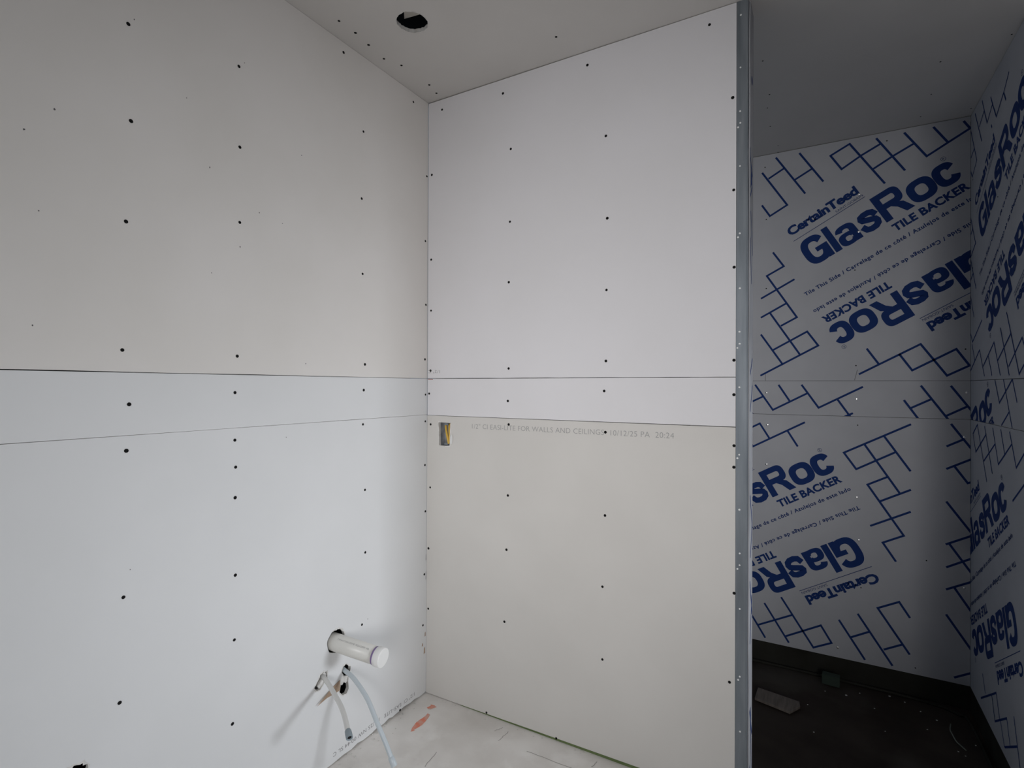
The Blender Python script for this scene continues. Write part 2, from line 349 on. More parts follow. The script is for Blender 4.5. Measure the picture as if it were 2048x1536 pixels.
M_stamp = mat('soft_print_ink', (.26,.25,.26), .9)
M_crack = mat('crack_dust', (.36,.34,.32), .9)
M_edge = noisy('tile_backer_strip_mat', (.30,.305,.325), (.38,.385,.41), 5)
M_screw = mat('black_phosphate', (.006,.006,.006), .8, 0.0, .2)
M_bright = mat('bright_zinc', (.95,.95,.93), .22, 1.0)
M_zscrew = mat('pale_zinc', (.85,.86,.86), .35, 0.2, 1.0)
M_steel = noisy('galvanised_steel', (.17,.195,.22), (.27,.30,.33), 7, rough=.42, metal=.55, stretch=(6,6,.6), lo=.3, hi=.75, spec=.5)
M_box = noisy('galvanised_box', (.22,.23,.25), (.40,.41,.43), 25, rough=.5, metal=.2)
M_pvc = noisy('white_pvc', (.66,.655,.62), (.70,.69,.655), 6, rough=.35, spec=.5)
M_cap = mat('white_pvc_cap', (.88,.88,.87), .3)
M_purple = mat('purple_primer', (.22,.15,.33), .5)
M_pex = mat('milky_white_tubing', (.66,.66,.64), .35)
M_pex2 = mat('pale_blue_tubing', (.55,.61,.65), .35)
M_fit = mat('grey_blue_fitting', (.25,.30,.33), .35)
M_hole = mat('unlit_bore', (.006,.006,.007), .9)  # near-black stands in for shade in tube mouths and above the ceiling
M_cav = noisy('cavity_shade', (.035,.032,.03), (.06,.055,.05), 8)  # near-black stands in for the shade inside the walls
M_kraft = noisy('kraft_paper', (.33,.24,.17), (.42,.31,.23), 20, rough=.9)
M_conc = noisy('concrete_slab', (.68,.65,.615), (.84,.815,.785), 4.5, rough=.9, bump=.5, lo=.3, hi=.7, c3=(.85,.83,.80), scale3=7)
M_pan = noisy('shower_pan_mortar', (.030,.021,.016), (.05,.038,.03), 5, rough=.8, bump=.5, c3=(.075,.066,.055), scale3=2.2)
M_liner = noisy('shower_liner', (.028,.026,.021), (.042,.041,.034), 6, rough=.9, bump=.2, spec=.1)
M_orange = noisy('orange_marking_paint', (.80,.27,.18), (.66,.47,.40), 34, lo=.42, hi=.66)
M_green = noisy('green_moisture_board', (.10,.14,.055), (.15,.20,.085), 12)
M_redm = mat('red_chalk', (.45,.27,.26), .9)
M_wood = noisy('pale_wood', (.16,.135,.115), (.22,.19,.165), 10, stretch=(8,1,1))
M_gblk = mat('dark_green_foam', (.035,.055,.04), .7)
M_chip = mat('plaster_chip', (.62,.61,.58), .9)
M_wire = mat('pale_plastic_strap', (.30,.33,.28), .4)
M_yel = mat('yellow_cable_jacket', (.66,.42,.07), .4)
M_wht = mat('white_paint', (.75,.75,.74), .5)
M_plate = mat('light_lumber', (.55,.52,.47), .8)
m = bpy.data.materials.new('window_glass'); m.use_nodes = True; N = m.node_tree.nodes
N.clear(); o_ = N.new('ShaderNodeOutputMaterial'); tr = N.new('ShaderNodeBsdfTransparent'); gl = N.new('ShaderNodeBsdfGlossy')
gl.inputs['Roughness'].default_value = .02; mx = N.new('ShaderNodeMixShader'); mx.inputs[0].default_value = .06
m.node_tree.links.new(tr.outputs[0], mx.inputs[1]); m.node_tree.links.new(gl.outputs[0], mx.inputs[2]); m.node_tree.links.new(mx.outputs[0], o_.inputs[0])
M_glass = m

# ---------------------------------------------------------------- screws
def screw_mesh(name, r, h, mt, dome=None):
    bm = bmesh.new(); prof = [(r, 0), (r, h*.5), (r*.86, h), (r*.42, h), (r*.30, h*.2), (0.00001, h*.1)]
    if dome: prof = [(a*r, b*h) for a, b in dome]
    n = 14; rings = []
    for pr, ph in prof: rings.append([bm.verts.new((pr*math.cos(2*PI*k/n)*(1+.06*math.sin(3*k)), pr*math.sin(2*PI*k/n), ph)) for k in range(n)])
    for a, b in zip(rings, rings[1:]):
        for k in range(n): bm.faces.new([a[k], a[(k+1)%n], b[(k+1)%n], b[k]])
    me = bpy.data.meshes.new(name); bm.to_mesh(me); bm.free(); me.materials.append(mt)
    for p in me.polygons: p.use_smooth = True
    return me
SC_B = screw_mesh('drywall_screw', .0049, .0010, M_screw)
SC_W = screw_mesh('tile_backer_screw', .0052, .0014, M_bright, [(1, 0), (.99, .38), (.93, .46), (.75, .66), (.50, .84), (.25, .96), (.01, 1)])
SC_D = screw_mesh('tile_backer_screw', .0030, .0008, M_screw)
SC_S = screw_mesh('framing_screw', .0030, .0015, M_zscrew)
def screws(pts, frame, parent, me, name='drywall_screw'):
    p0 = Vector(frame(0, 0, 0)); nrm = (Vector(frame(0, 0, -1)) - p0)
    q = nrm.to_track_quat('Z', 'Y')
    off = Vector((0, 0, 0)); p = parent
    while p is not None: off += p.location; p = p.parent
    for u, v in pts:
        o = bpy.data.objects.new(name, me); C.objects.link(o); o.parent = parent
        o.rotation_mode = 'QUATERNION'; o.rotation_quaternion = q
        o.location = Vector(frame(u, v, -.0001)) - off
        s = random.uniform(.9, 1.1); o.scale = (s, s, 1)

def wobble(L, a, seed=0):
    rnd = random.Random(seed); out = []
    n = len(L)
    for i in range(n):
        x0, y0 = L[i]; x1, y1 = L[(i+1) % n]
        for k in range(3):
            t = k/3; out.append((x0+(x1-x0)*t+rnd.uniform(-a, a), y0+(y1-y0)*t+rnd.uniform(-a, a)))
    return out
def circ(cu, cv, r, n=40, jit=0, seed=1, sq=1.0):
    rnd = random.Random(seed)
    return [(cu+(r+rnd.uniform(-jit, jit))*math.cos(2*PI*k/n), cv+sq*(r+rnd.uniform(-jit, jit))*math.sin(2*PI*k/n)) for k in range(n)]
def jag(p0, p1, n, a, seed):
    """points from p0 to p1 (p1 excluded) with a slightly ragged course"""
    rnd = random.Random(seed); out = []
    for k in range(n):
        t = k/n; out.append((p0[0]+(p1[0]-p0[0])*t, p0[1]+(p1[1]-p0[1])*t + (rnd.uniform(-a, a) if k else 0)))
    return out

# ================================================================ left wall
wl = setp(empty('wall_left', (XL, 0, 0)), 'long white drywall wall on the left with three drywall sheets', 'wall', kind='structure')
y0, y1 = YF, YB + .0038
shU = board('drywall_sheet', jag((y0, ZT+.0012), (y1-.003, ZT+.0006), 30, .0005, 1) + [(y1-.003, ZT+.0006), (y1-.003, H-.001), (y0, H-.001)], [], fL, M_warm, wl, core=M_core)
shF = board('drywall_sheet', jag((y0, 1.2305), (y1-.003, 1.2295), 30, .0004, 2) + [(y1-.003, 1.2295), (y1-.003, ZT-.0012), (y0, ZT-.0016)], [], fL, M_neut, wl, core=M_core)
dh = [(1.364+.040*math.cos(t)*(1+.03*math.sin(5*t)), .4375+.0415*math.sin(t)*(1+.03*math.sin(7*t))) for t in [2*PI*k/44 for k in range(44)]]
bh = circ(.583, .441, .026, 26, .004, 5)
edge_b = [(y0, .004), (.6, .004), (1.20, .005), (1.35, .003), (1.40, .006), (1.44, .003), (1.47, .009), (1.50, .004), (1.545, .005), (1.57, .010), (1.61, .006), (1.64, .012), (1.66, .006), (1.70, .009), (1.73, .013), (1.77, .008), (1.80, .010), (1.83, .004), (y1-.003, .006)]
shL = board('drywall_sheet', edge_b + [(y1-.003, 1.2285), (y0, 1.2292)], [dh, wobble(hole1, .0012, 3), wobble(hole2, .0014, 4), bh], fL, M_neut, wl, core=M_core)
screws(sLU, fL, shU, SC_B); screws(sLF, fL, shF, SC_B); screws(sLL, fL, shL, SC_B)
box('cavity_shade_sheet', XL-.12, XL-.115, YF, YB+.02, 0, H, M_cav, wl)  # added dark sheet, shade behind gaps and holes put into its colour
def flecks(pts, frame, parent, rmin=.0012, rmax=.0022, seed=2):
    rnd = random.Random(seed); ink = Ink()
    for u, v in pts:
        r = rnd.uniform(rmin, rmax); n = 7
        L = [(u+r*rnd.uniform(.6, 1.2)*math.cos(2*PI*k/n), v+r*rnd.uniform(.8, 1.6)*math.sin(2*PI*k/n)) for k in range(n)]
        ink.add(L, [tuple(range(n))])
    return ink.build('pockmarks', frame, M_dark, parent, lift=.0003)
flecks(nLU, fL, shU); flecks(nLL, fL, shL, seed=9)
# torn rims around the openings: pale gypsum crumbs and lifted paper
def rim(loop, frame, parent, seed, wd=.004, name='torn_paper_rim', arc=None, mt=None):
    rnd = random.Random(seed); V = []; F = []; n = len(loop)
    cu = sum(p[0] for p in loop)/n; cv = sum(p[1] for p in loop)/n
    for i, (u, v) in enumerate(loop):
        d = Vector((u-cu, v-cv)).normalized(); wv = wd*rnd.uniform(.15, 1.0)
        a = (u-d.x*wv*.5, v-d.y*wv*.5); b = (u+d.x*wv, v+d.y*wv)
        V += [frame(*a, -.0022*rnd.uniform(.3, 1)), frame(*b, -.0003)]
    for i in range(n):
        if arc and not (arc[0] <= i/n <= arc[1]): continue
        j = (i+1) % n; F.append((2*i, 2*j, 2*j+1, 2*i+1))
    return obj(name, V, F, mt or M_core, parent)
rim(dh, fL, shL, 1, .006, arc=(0, .30))
rim(wobble(hole1, .0012, 3), fL, shL, 2, .004); rim(wobble(hole2, .0014, 4), fL, shL, 3, .005); rim(bh, fL, shL, 4, .006)
# gypsum lump inside the second slot, splitting it in two as seen in the photo
def lump(name, pts, frame, d0, d1, mt, parent):
    bm = bmesh.new(); a = [bm.verts.new(frame(u, v, d0)) for u, v in pts]; b = [bm.verts.new(frame(u, v, d1)) for u, v in pts]; n = len(pts)
    bm.faces.new(a); bm.faces.new(b[::-1])
    for i in range(n): bm.faces.new([a[i], b[i], b[(i+1)%n], a[(i+1)%n]])
    bmesh.ops.recalc_face_normals(bm, faces=bm.faces)
    return from_bm(name, bm, mt, parent)
lump('broken_gypsum', [(1.400, .292), (1.424, .284), (1.420, .266), (1.412, .262), (1.404, .270), (1.395, .262), (1.386, .270), (1.390, .286)], fL, .002, .010, M_core, shL)
lump('broken_gypsum', [(1.3166, .3485), (1.3248, .3346), (1.322, .3196), (1.311, .3139), (1.3065, .3035), (1.2939, .2982), (1.2868, .3088), (1.2904, .3238), (1.3012, .3277), (1.3066, .3359), (1.3098, .3452)], fL, .004, .011, M_core, shL)
# kraft paper torn free beside the second slot, curling off the wall
n = len(flap); fv = []
for i, (u, v) in enumerate(flap): fv.append((u, v, .0012 + .010*max(0, (1.36-u))/.09 * (1 if u > 1.29 else .8)))
V = [fL(u, v, -d) for u, v, d in fv] + [fL(u, v, -d-.0006) for u, v, d in fv]
F = [(0, 1, 8), (1, 7, 8), (1, 2, 7), (2, 6, 7), (2, 3, 6), (3, 5, 6), (3, 4, 5)]
F += [tuple(i+n for i in f[::-1]) for f in F] + [(i, (i+1) % n, n+(i+1) % n, n+i) for i in range(n)]
fl = obj('torn_kraft_paper', V, F, M_kraft, shL); fl['label'] = 'brown pointed strip of torn kraft paper below the stub-outs'
# upside-down batch stamp along the bottom edge
ink = Ink(); tv, tf = text('1/2" CI  EASI-LITE   /21/25 NW 00:44 SL C', 0, 1.05)
ink.add(tv, tf, lambda x, y: (1.797 - .444*x, .0405 - .014*y - .002*math.sin(x*9)))
ink.build('printed_stamp', fL, M_stamp, shL)
# bits of brown paper in the corner joint
for (u, v, a, b) in [(1.866, .262, .007, .020), (1.848, .222, .008, .014), (1.862, .192, .010, .030), (1.870, .60, .002, .03), (1.870, .52, .002, .04)]:
    ink = Ink(); ink.add([(u-a/2, v-b/2), (u+a/2, v-b*.4), (u+a*.45, v+b/2), (u-a*.3, v+b*.35)], [(0, 1, 2, 3)])
    ink.build('torn_paper_scrap', fL, M_kraft if v < .3 else M_dark, shL)

# ================================================================ back wall (partition)
wb = setp(empty('wall_back', (XL, YB, 0)), 'white drywall partition facing the camera, ending in a steel stud', 'wall', kind='structure')
x0, x1 = XL + .0025, -.2435
bU = board('drywall_sheet', jag((x0, ZT+.0010), (x1, ZT+.0012), 24, .0005, 5) + [(x1, ZT+.0012), (x1, H-.002), (x0, H-.004)], [], fB, M_cool, wb, core=M_core)
bF = board('drywall_sheet', [(x0, ZM+.0010), (x1, ZM+.0016), (x1, ZT-.0010), (x0, ZT-.0012)], [], fB, M_cool, wb, core=M_core)
eb = wobble([(-1.4500, 1.1985), (-1.3865, 1.1985), (-1.3885, 1.0965), (-1.4470, 1.0960)], .0013, 8)
x0 = XL + .0012
bL = board('drywall_sheet', [(x0, .003), (-1.3, .004), (-1.0, .008), (x1, .015), (x1, ZM-.0008), (x0, ZM-.0006)], [eb], fB, M_low, wb, core=M_core)
screws(sBU, fB, bU, SC_B); screws(sBF, fB, bF, SC_B); screws(sBL, fB, bL, SC_B)
rim(eb, fB, bL, 6, .005)
obj('torn_paper_rim', [fB(-1.3885, 1.135, -.0005), fB(-1.376, 1.150, -.003), fB(-1.372, 1.128, -.004), fB(-1.377, 1.108, -.002), fB(-1.387, 1.106, -.0005)], [(0, 1, 2, 3, 4)], M_wht, bL)
ink = Ink(); tv, tf = text('1/2" CI EASI-LITE FOR WALLS AND CEILINGS  10/12/25 PA  20:24', -.008, 1.05)
ink.add(tv, tf, lambda x, y: (-1.2747 + .835*x, 1.178 + .0015*x + .0195*y)); ink.build('printed_stamp', fB, M_grey, bL)
ink = Ink(); tv, tf = text('1/2" C', 0, 1.1)
ink.add(tv, tf, lambda x, y: (-1.4445 - .064*x, 1.425 - .0125*y)); ink.build('printed_stamp', fB, M_grey, bU, clip=(x0, x1, ZT, H))
ink = Ink(); ink.add([(-1.511, 1.3835), (-1.482, 1.3825), (-1.484, 1.3868), (-1.510, 1.3878)], [(0, 1, 2, 3)]); ink.build('chalk_mark', fB, M_redm, bF)
# dark sheet added in the partition, its colour standing in for cavity shade
box('cavity_shade_sheet', XL, -.40, YB+.062, YB+.068, 0, H, M_cav, wb)
# corner stud: flange faces the room, web runs back
def prof_z(name, pts, z0, z1, mt, parent):
    bm = bmesh.new(); prism(bm, pts, z0, z1); bmesh.ops.recalc_face_normals(bm, faces=bm.faces); return from_bm(name, bm, mt, parent)
t = .0012; yf = YB + .0015
st = prof_z('steel_stud', [(-.2430, yf), (-.2115, yf), (-.2105, yf-.0012), (-.2085, yf-.0012), (XE-.001, yf+.001), (XE-.001, YP-.02), (XE-.003, YP-.02), (XE-.003, yf+.004), (-.2430, yf+.004)], 0, H, M_steel, wb)
st['label'] = 'galvanised steel stud exposed at the end of the partition'
def fS(u, v, d=0): return (u, yf + d, v)
screws(sS, fS, st, SC_S, 'framing_screw')
# tile backer strip on the free end of the partition
rnd = random.Random(3)
zs = [H*k/26 for k in range(27)]
ed = [yf+.0040+rnd.uniform(0, .018)*(.4+.6*abs(math.sin(k*1.3))) for k in range(27)]
strip = [(ed[k], zs[k]) for k in range(27)] + [(YP+.0127, H), (YP+.0127, 0)]
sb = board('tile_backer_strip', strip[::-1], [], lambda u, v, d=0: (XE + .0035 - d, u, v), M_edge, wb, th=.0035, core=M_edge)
sb['label'] = 'narrow strip of blue-printed tile backer on the partition end'
def fEE(u, v, d=0): return (XE + .0035 - d, u, v)
ink = Ink()
for a in [[(1.89, 2.13), (1.94, 2.02), (1.90, 1.98)], [(1.895, 2.10), (1.95, 2.06)], [(1.905, 1.40), (1.96, 1.45)], [(1.905, 1.28), (1.965, 1.36)], [(1.91, 1.0), (1.965, .9), (1.92, .8)], [(1.91, .72), (1.965, .6)], [(1.915, .52), (1.96, .66)], [(1.91, .30), (1.965, .2)], [(1.91, .12), (1.965, -.02), (1.93, .3)], [(1.91, 1.93), (1.96, 1.80)], [(1.90, 1.84), (1.93, 1.70)]]:
    ink.line(a, .009)
ink.add([(1.90, 2.005), (1.935, 2.03), (1.94, 2.075), (1.915, 2.06)], [(0, 1, 2, 3)])
ink.add(circ(1.935, 2.372, .014, 14), [tuple(range(14))])
ink.build('printed_ink', fEE, M_blue, sb, clip=(1.885, YP+.012, .0, H))
# rear boards of the partition (seen only from inside the shower)
board('tile_backer_board', rect(-(XE), -(XL+.02), PAN+.11, H-.002), [], lambda u, v, d=0: (-u, YP - d, v), M_back, wb, core=M_core)

# green gasket and gap at the foot of the back wall
g = obj('trim_1', [(-1.33, YB+.0015, 0), (-.2435, YB+.0015, 0), (-.2435, YB+.0015, .0145), (-1.33, YB+.0015, .0032), (-1.33, YB+.03, 0), (-.2435, YB+.03, 0), (-.2435, YB+.03, .0145), (-1.33, YB+.03, .0032)],
        [(0, 1, 2, 3), (7, 6, 5, 4), (3, 2, 6, 7), (0, 4, 5, 1), (0, 3, 7, 4), (1, 5, 6, 2)], M_green)
setp(g, 'thin green strip showing in the gap between back wall and floor', 'trim', kind='structure')

# ================================================================ tile backer print
def sup(cx, cy, rx, ry, a0, a1, n=28, e=2.7):
    out = []
    for k in range(n+1):
        a = R(a0 + (a1-a0)*k/n); c, s = math.cos(a), math.sin(a)
        out.append((cx+rx*math.copysign(abs(c)**(2/e), c), cy+ry*math.copysign(abs(s)**(2/e), s)))
    return out
def band(outer, inner):
    n = len(outer); return outer+inner, [(i, i+1, n+i+1, n+i) for i in range(n-1)]
def logo():
    """the wide bold word, built letter by letter; origin at the left end of its baseline, metres"""
    I = Ink(); xh = .105; cap = .145
    # G
    V, F = band(sup(.0595, .0725, .0595, .0745, 28, 352, 44), sup(.0595, .0725, .0255, .0440, 28, 352, 44)); I.add(V, F)
    I.add([(.060, .0560), (.119, .0560), (.119, .0795), (.060, .0795)], [(0, 1, 2, 3)])
    I.add([(.091, .0), (.119, .0), (.119, .06), (.091, .06)], [(0, 1, 2, 3)])
    # l
    I.add([(.1255, 0), (.1570, 0), (.1570, cap), (.1255, cap)], [(0, 1, 2, 3)])
    # a
    I.add([(.2270, .0), (.2590, .0), (.2570, .070), (.2250, .070)], [(0, 1, 2, 3)])
    V, F = band(sup(.2110, .068, .0460, .0380, 0, 170, 22), sup(.2110, .068, .0150, .0150, 0, 170, 22)); I.add(V, F)
    V, F = band(sup(.2040, .0315, .0425, .0335, 20, 355, 34), sup(.2060, .0315, .0140, .0130, 20, 355, 34)); I.add(V, F)
    # s
    I.line([(.3500, .0745), (.3450, .0860), (.3300, .0925), (.3080, .0925), (.2930, .0870), (.2890, .0770), (.2930, .0680), (.3080, .0620), (.3280, .0545), (.3420, .0480), (.3460, .0370), (.3420, .0240), (.3280, .0150), (.3060, .0130), (.2880, .0190), (.2810, .0330)], .0285)
    # R
    I.add([(.3680, 0), (.4000, 0), (.4000, cap), (.3680, cap)], [(0, 1, 2, 3)])
    V, F = band([(.395, cap)] + sup(.448, .1020, .0400, .0430, 90, -90, 22) + [(.395, .0590)], [(.395, cap-.029)] + sup(.446, .1020, .0125, .0140, 90, -90, 22) + [(.395, .0880)]); I.add(V, F)
    I.add([(.4150, .0650), (.4520, .0650), (.4740, .0520), (.4980, .0), (.4620, .0), (.4420, .0400)], [(0, 1, 2, 3, 4, 5)])
    # o
    V, F = band(sup(.5555, .0530, .0570, .0555, 0, 360, 44), sup(.5555, .0530, .0240, .0265, 0, 360, 44)); I.add(V, F)
    # c
    V, F = band(sup(.6610, .0530, .0480, .0555, 22, 338, 40), sup(.6610, .0530, .0155, .0265, 22, 338, 40)); I.add(V, F)
    return I
LOGO = logo()
T1 = text('CertainTeed', .045, .95); T2 = text('SAINT-GOBAIN', 0, 1.0); T3 = text('TILE BACKER', .042, 1.04)
T4 = text('Tile This Side / Carrelage de ce c\u00f4t\u00e9 / Azulejos de este lado', .026, 1.12); T5 = text('R', 0)
CO, SI = math.cos(PI/6), math.sin(PI/6)
def block(ink, s0, t0, inv):
    sg = -1 if inv else 1
    def M(x, y): s, t = s0+sg*x, t0+sg*y; return (s*CO - t*SI, s*SI + t*CO)
    z0 = len(ink.Z); ink.add(LOGO.V, LOGO.F, M); ink.Z[z0:] = LOGO.Z
    ink.add(*T1, lambda x, y: M(.354*x, .2020+.0430*y))
    ink.add(*T2, lambda x, y: M(.226+.132*x, .1765+.0120*y))
    ink.line([(0, .1690), (.361, .1690)], .0028, M=M)
    ink.add(*T3, lambda x, y: M(.374+.327*x, -.0590+.0350*y))
    ink.add(*T4, lambda x, y: M(-.099+.812*x, -.1130+.0180*y))
    ink.line([(.690+.0095*math.cos(2*PI*k/20), .1225+.0095*math.sin(2*PI*k/20)) for k in range(20)], .0016, True, M)
    ink.add(*T5, lambda x, y: M(.6865+.0080*x, .1180+.0100*y))
def pattern(ink, L, wd=.0095):
    for l in L: ink.line(l, wd)

# ================================================================ alcove walls
wa = setp(empty('wall_alcove_back', (XE, YC, 0)), 'rear shower wall covered in blue-printed grey tile backer boards', 'wall', kind='structure')
zA = 1.3897; zB = 1.2110; zbot = -.0119
xa0, xa1 = XL, XR - .001
def slope_r(z): return z
aU = board('tile_backer_board', rect(xa0, xa1, zA+.0008, H-.003), [], fA, M_back, wa, core=M_core)
aF = board('tile_backer_board', rect(xa0, xa1, zB+.0008, zA-.0006), [], fA, M_back, wa, core=M_core)
aL = board('tile_backer_board', rect(xa0, xa1, zbot, zB-.0008), [], fA, M_back, wa, core=M_core)
ink = Ink(); block(ink, .949, 1.737, False); block(ink, 1.553, 1.428, True); pattern(ink, AU); ink.build('printed_ink', fA, M_blue, aU, clip=(xa0, xa1, zA+.001, H-.004))
ink = Ink(); pattern(ink, AF); ink.build('printed_ink', fA, M_blue, aF, clip=(xa0, xa1, zB+.001, zA-.001))
ink = Ink(); block(ink, -.183, .778, False); block(ink, .420, .472, True); pattern(ink, AL); ink.build('printed_ink', fA, M_blue, aL, clip=(xa0, xa1, zbot, zB-.001))
screws([p for i, p in enumerate(sAU) if i < 2], fA, aU, SC_W, 'tile_backer_screw'); screws(sAU[2:], fA, aU, SC_D, 'tile_backer_screw')
screws(sAF, fA, aF, SC_W, 'tile_backer_screw'); screws([sAL[i] for i in (0, 2, 3, 4, 5, 7, 8)], fA, aL, SC_W, 'tile_backer_screw'); screws([sAL[i] for i in (1, 6, 9, 10)], fA, aL, SC_D, 'tile_backer_screw')
ink = Ink(); ink.line([(-.2655, 1.392), (-.2655, 1.432)], .002); ink.line([(.140, 1.393), (.152, 1.445)], .002); ink.build('pencil_mark', fA, M_dark, aU)
box('liner_upturn', XL, XR+.002, YC+.0015, YC+.004, PAN-.05, zbot+.02, M_liner, wa)
box('cavity_shade_sheet', XL-.02, XR+.12, YC+.09, YC+.10, PAN, H, M_cav, wa)  # added dark sheet, painted shade behind the board seams

wr = setp(empty('wall_alcove_right', (XR, YC, 0)), 'dark right-hand shower wall with blue-printed tile backer, seen at a steep angle', 'wall', kind='structure')
ru0, ru1 = -(YC-.0005), -YW
zrA, zrB0, zrB1 = 1.3897, 1.2110, 1.2080
rU = board('tile_backer_board', rect(ru0, ru1, zrA+.0012, H-.003), [], fR, M_back, wr, core=M_core)
rF = board('tile_backer_board', rect(ru0, ru1, zrB0+.0008, zrA-.0010), [], fR, M_back, wr, core=M_core)
rL = board('tile_backer_board', rect(ru0, ru1, zbot, zrB0-.0012), [], fR, M_back, wr, core=M_core)
ink = Ink(); block(ink, -1.601, 3.216, False); block(ink, -.998, 2.909, True); pattern(ink, RU, .0080); ink.build('printed_ink', fR, M_blue, rU, clip=(ru0, ru1, zrA+.001, H-.004))
ink = Ink(); block(ink, -2.5126, 2.514, False); pattern(ink, RF, .0080); ink.build('printed_ink', fR, M_blue, rF, clip=(ru0, ru1, zrB0+.001, zrA-.001))
ink = Ink(); block(ink, -2.516, 2.107, False); block(ink, -1.913, 1.800, True); pattern(ink, RL, .0080); ink.build('printed_ink', fR, M_blue, rL, clip=(ru0, ru1, zbot, zrB0-.001))
screws([(-3.15, 2.3), (-3.15, 1.9), (-2.75, 2.1)], fR, rU, SC_D, 'tile_backer_screw'); screws([(-3.15, .9), (-2.75, .6)], fR, rL, SC_D, 'tile_backer_screw')
box('liner_upturn', XR+.0015, XR+.004, YW, YC+.004, PAN-.05, zbot+.02, M_liner, wr)
box('wall_core', XR+.0135, XR+.11, YW-.004, YC+.1, PAN, H, M_cav, wr)
board('drywall_sheet', rect(YW, YC+.1, .004, H-.002), [], lambda u, v, d=0: (XR+.1235 - d, u, v), M_cool, wr, core=M_core)
board('drywall_sheet', rect(XR+.0005, XR+.123, .004, H-.002), [], lambda u, v, d=0: (u, YW-.0167 + d, v), M_cool, wr, core=M_core)

# ================================================================ ceiling
ce = setp(empty('ceiling', (-.8, 1.2, H)), 'grey-white board ceiling with a round light cut-out', 'ceiling', kind='structure')
hc = (-1.2262, 1.4262); hr = .0545
rnd = random.Random(4)
hole = [(hc[0]+(hr+rnd.uniform(-.0022, .0018))*math.cos(2*PI*k/48), hc[1]+(hr+rnd.uniform(-.0022, .0018))*math.sin(2*PI*k/48)) for k in range(48)]
cb = board('ceiling_board', [(XL-.0127, YF), (XRR+.1, YF), (XRR+.1, YC+.1), (XL-.0127, YC+.1)], [hole], fC, M_ceil, ce, core=M_core)
screws(sC, fC, cb, SC_B); screws(sCA, fC, cb, SC_D)
rim(hole, fC, cb, 9, .0035)
bm = bmesh.new(); prism(bm, [(-1.2417, 1.4013), (-1.1917, 1.4362), (-1.213, 1.4483), (-1.2734, 1.4395)], H+.035, H+.075); bmesh.ops.recalc_face_normals(bm, faces=bm.faces)
from_bm('furring_strip', bm, M_plate, cb)['label'] = 'pale strip of framing glimpsed inside the light cut-out'
box('cavity_shade_sheet', XL-.2, XRR+.2, YF, YC+.2, H+.20, H+.205, M_hole, ce)  # added black sheet, painted shade above the light cut-out

# ================================================================ floors
fl_ = setp(empty('floor', (0, 0, 0)), 'bare dusty concrete slab of the room', 'floor', kind='structure')
bm = bmesh.new(); prism(bm, [(XL-.1, YF-.1), (XRR+.1, YF-.1), (XRR+.1, YC+.1), (XR+.1, YC+.1), (XR+.1, 1.965), (XL-.1, 1.965)], -.20, 0)
bmesh.ops.recalc_face_normals(bm, faces=bm.faces); slab = from_bm('concrete_slab', bm, M_conc, fl_)
def fF(u, v, d=0): return (u, v, 0 + (-d))
ink = Ink(); rnd = random.Random(6)
for pl in (paint, paint2):
    cx_ = sum(p[0] for p in pl)/len(pl); cy_ = sum(p[1] for p in pl)/len(pl)
    ink.add(wobble(pl, .006, 5), [tuple(range(len(pl)*3))])
ink.build('paint_mark', fF, M_orange, slab, lift=.0006)['label'] = 'orange marking paint stroke on the concrete'
ink = Ink()
for l in cr:
    pts = []
    for k in range(9):
        t = k/8; pts.append((l[0][0]+(l[1][0]-l[0][0])*t+rnd.uniform(-.002, .002), l[0][1]+(l[1][1]-l[0][1])*t+rnd.uniform(-.002, .002)))
    ink.line(pts, .0022)
ink.build('floor_crack', fF, M_crack, slab, lift=.0004)
pn = setp(empty('floor_shower', (0, 2.5, PAN)), 'sunken dark shower floor with debris', 'floor', kind='structure')
bm = bmesh.new(); g = 22
vv = [[bm.verts.new((XL+.0+(XR+.002-XL)*i/(g*2), 1.966+(YC+.002-1.966)*j/g, PAN - .004 + .010*math.sin(i*.5)*math.sin(j*.7)*(0.4))) for j in range(g+1)] for i in range(g*2+1)]
for i in range(g*2):
    for j in range(g): bm.faces.new([vv[i][j], vv[i+1][j], vv[i+1][j+1], vv[i][j+1]])
from_bm('pan_bed', bm, M_pan, pn, smooth=True)
# low rounded fold of liner along the foot of the shower walls
V, F = tube_mesh(bez([(XL+.02, YC-.016, PAN+.004), (-.4, YC-.02, PAN+.004), (.1, YC-.016, PAN+.003), (.40, YC-.03, PAN+.004), (.53, YC-.075, PAN+.004), (.568, YC-.18, PAN+.004), (.572, 2.2, PAN+.003)], 10), [.007]*61, 10)
obj('liner_fold', V, F, M_liner, pn, smooth=True)

# ================================================================ walls out of frame, the right window and the added rear one
def wall_with_window(name, label, wins):
    wr_ = setp(empty(name, (XRR, 0, 0)), label, 'wall', kind='structure')
    fr = lambda u, v, d=0: (XRR + d, u, v)
    board('drywall_sheet', rect(YF, YC+.1, .003, H-.002), [rect(a, b, c_, d_) for a, b, c_, d_ in wins], fr, M_cool, wr_, th=.10, core=M_cool)
W1 = (1.82, 2.58, .60, 1.68)
wall_with_window('wall_right', 'white drywall wall with a window, beyond the right edge', [W1])
for i, (a, b, c_, d_) in enumerate((W1,)):
    we = setp(empty('window_%d' % (i+1), (XRR+.05, (a+b)/2, c_)), 'narrow window in the right wall beyond the shower', 'window', kind='structure')
    bm = bmesh.new(); e = .035
    for q in ((a, a+e, c_, d_), (b-e, b, c_, d_), (a, b, c_, c_+e), (a, b, d_-e, d_)): bm_box(bm, XRR+.03, XRR+.07, q[0], q[1], q[2], q[3])
    from_bm('window_frame', bm, M_wht, we)
    box('window_pane', XRR+.048, XRR+.052, a+e, b-e, c_+e, d_-e, M_glass, we)
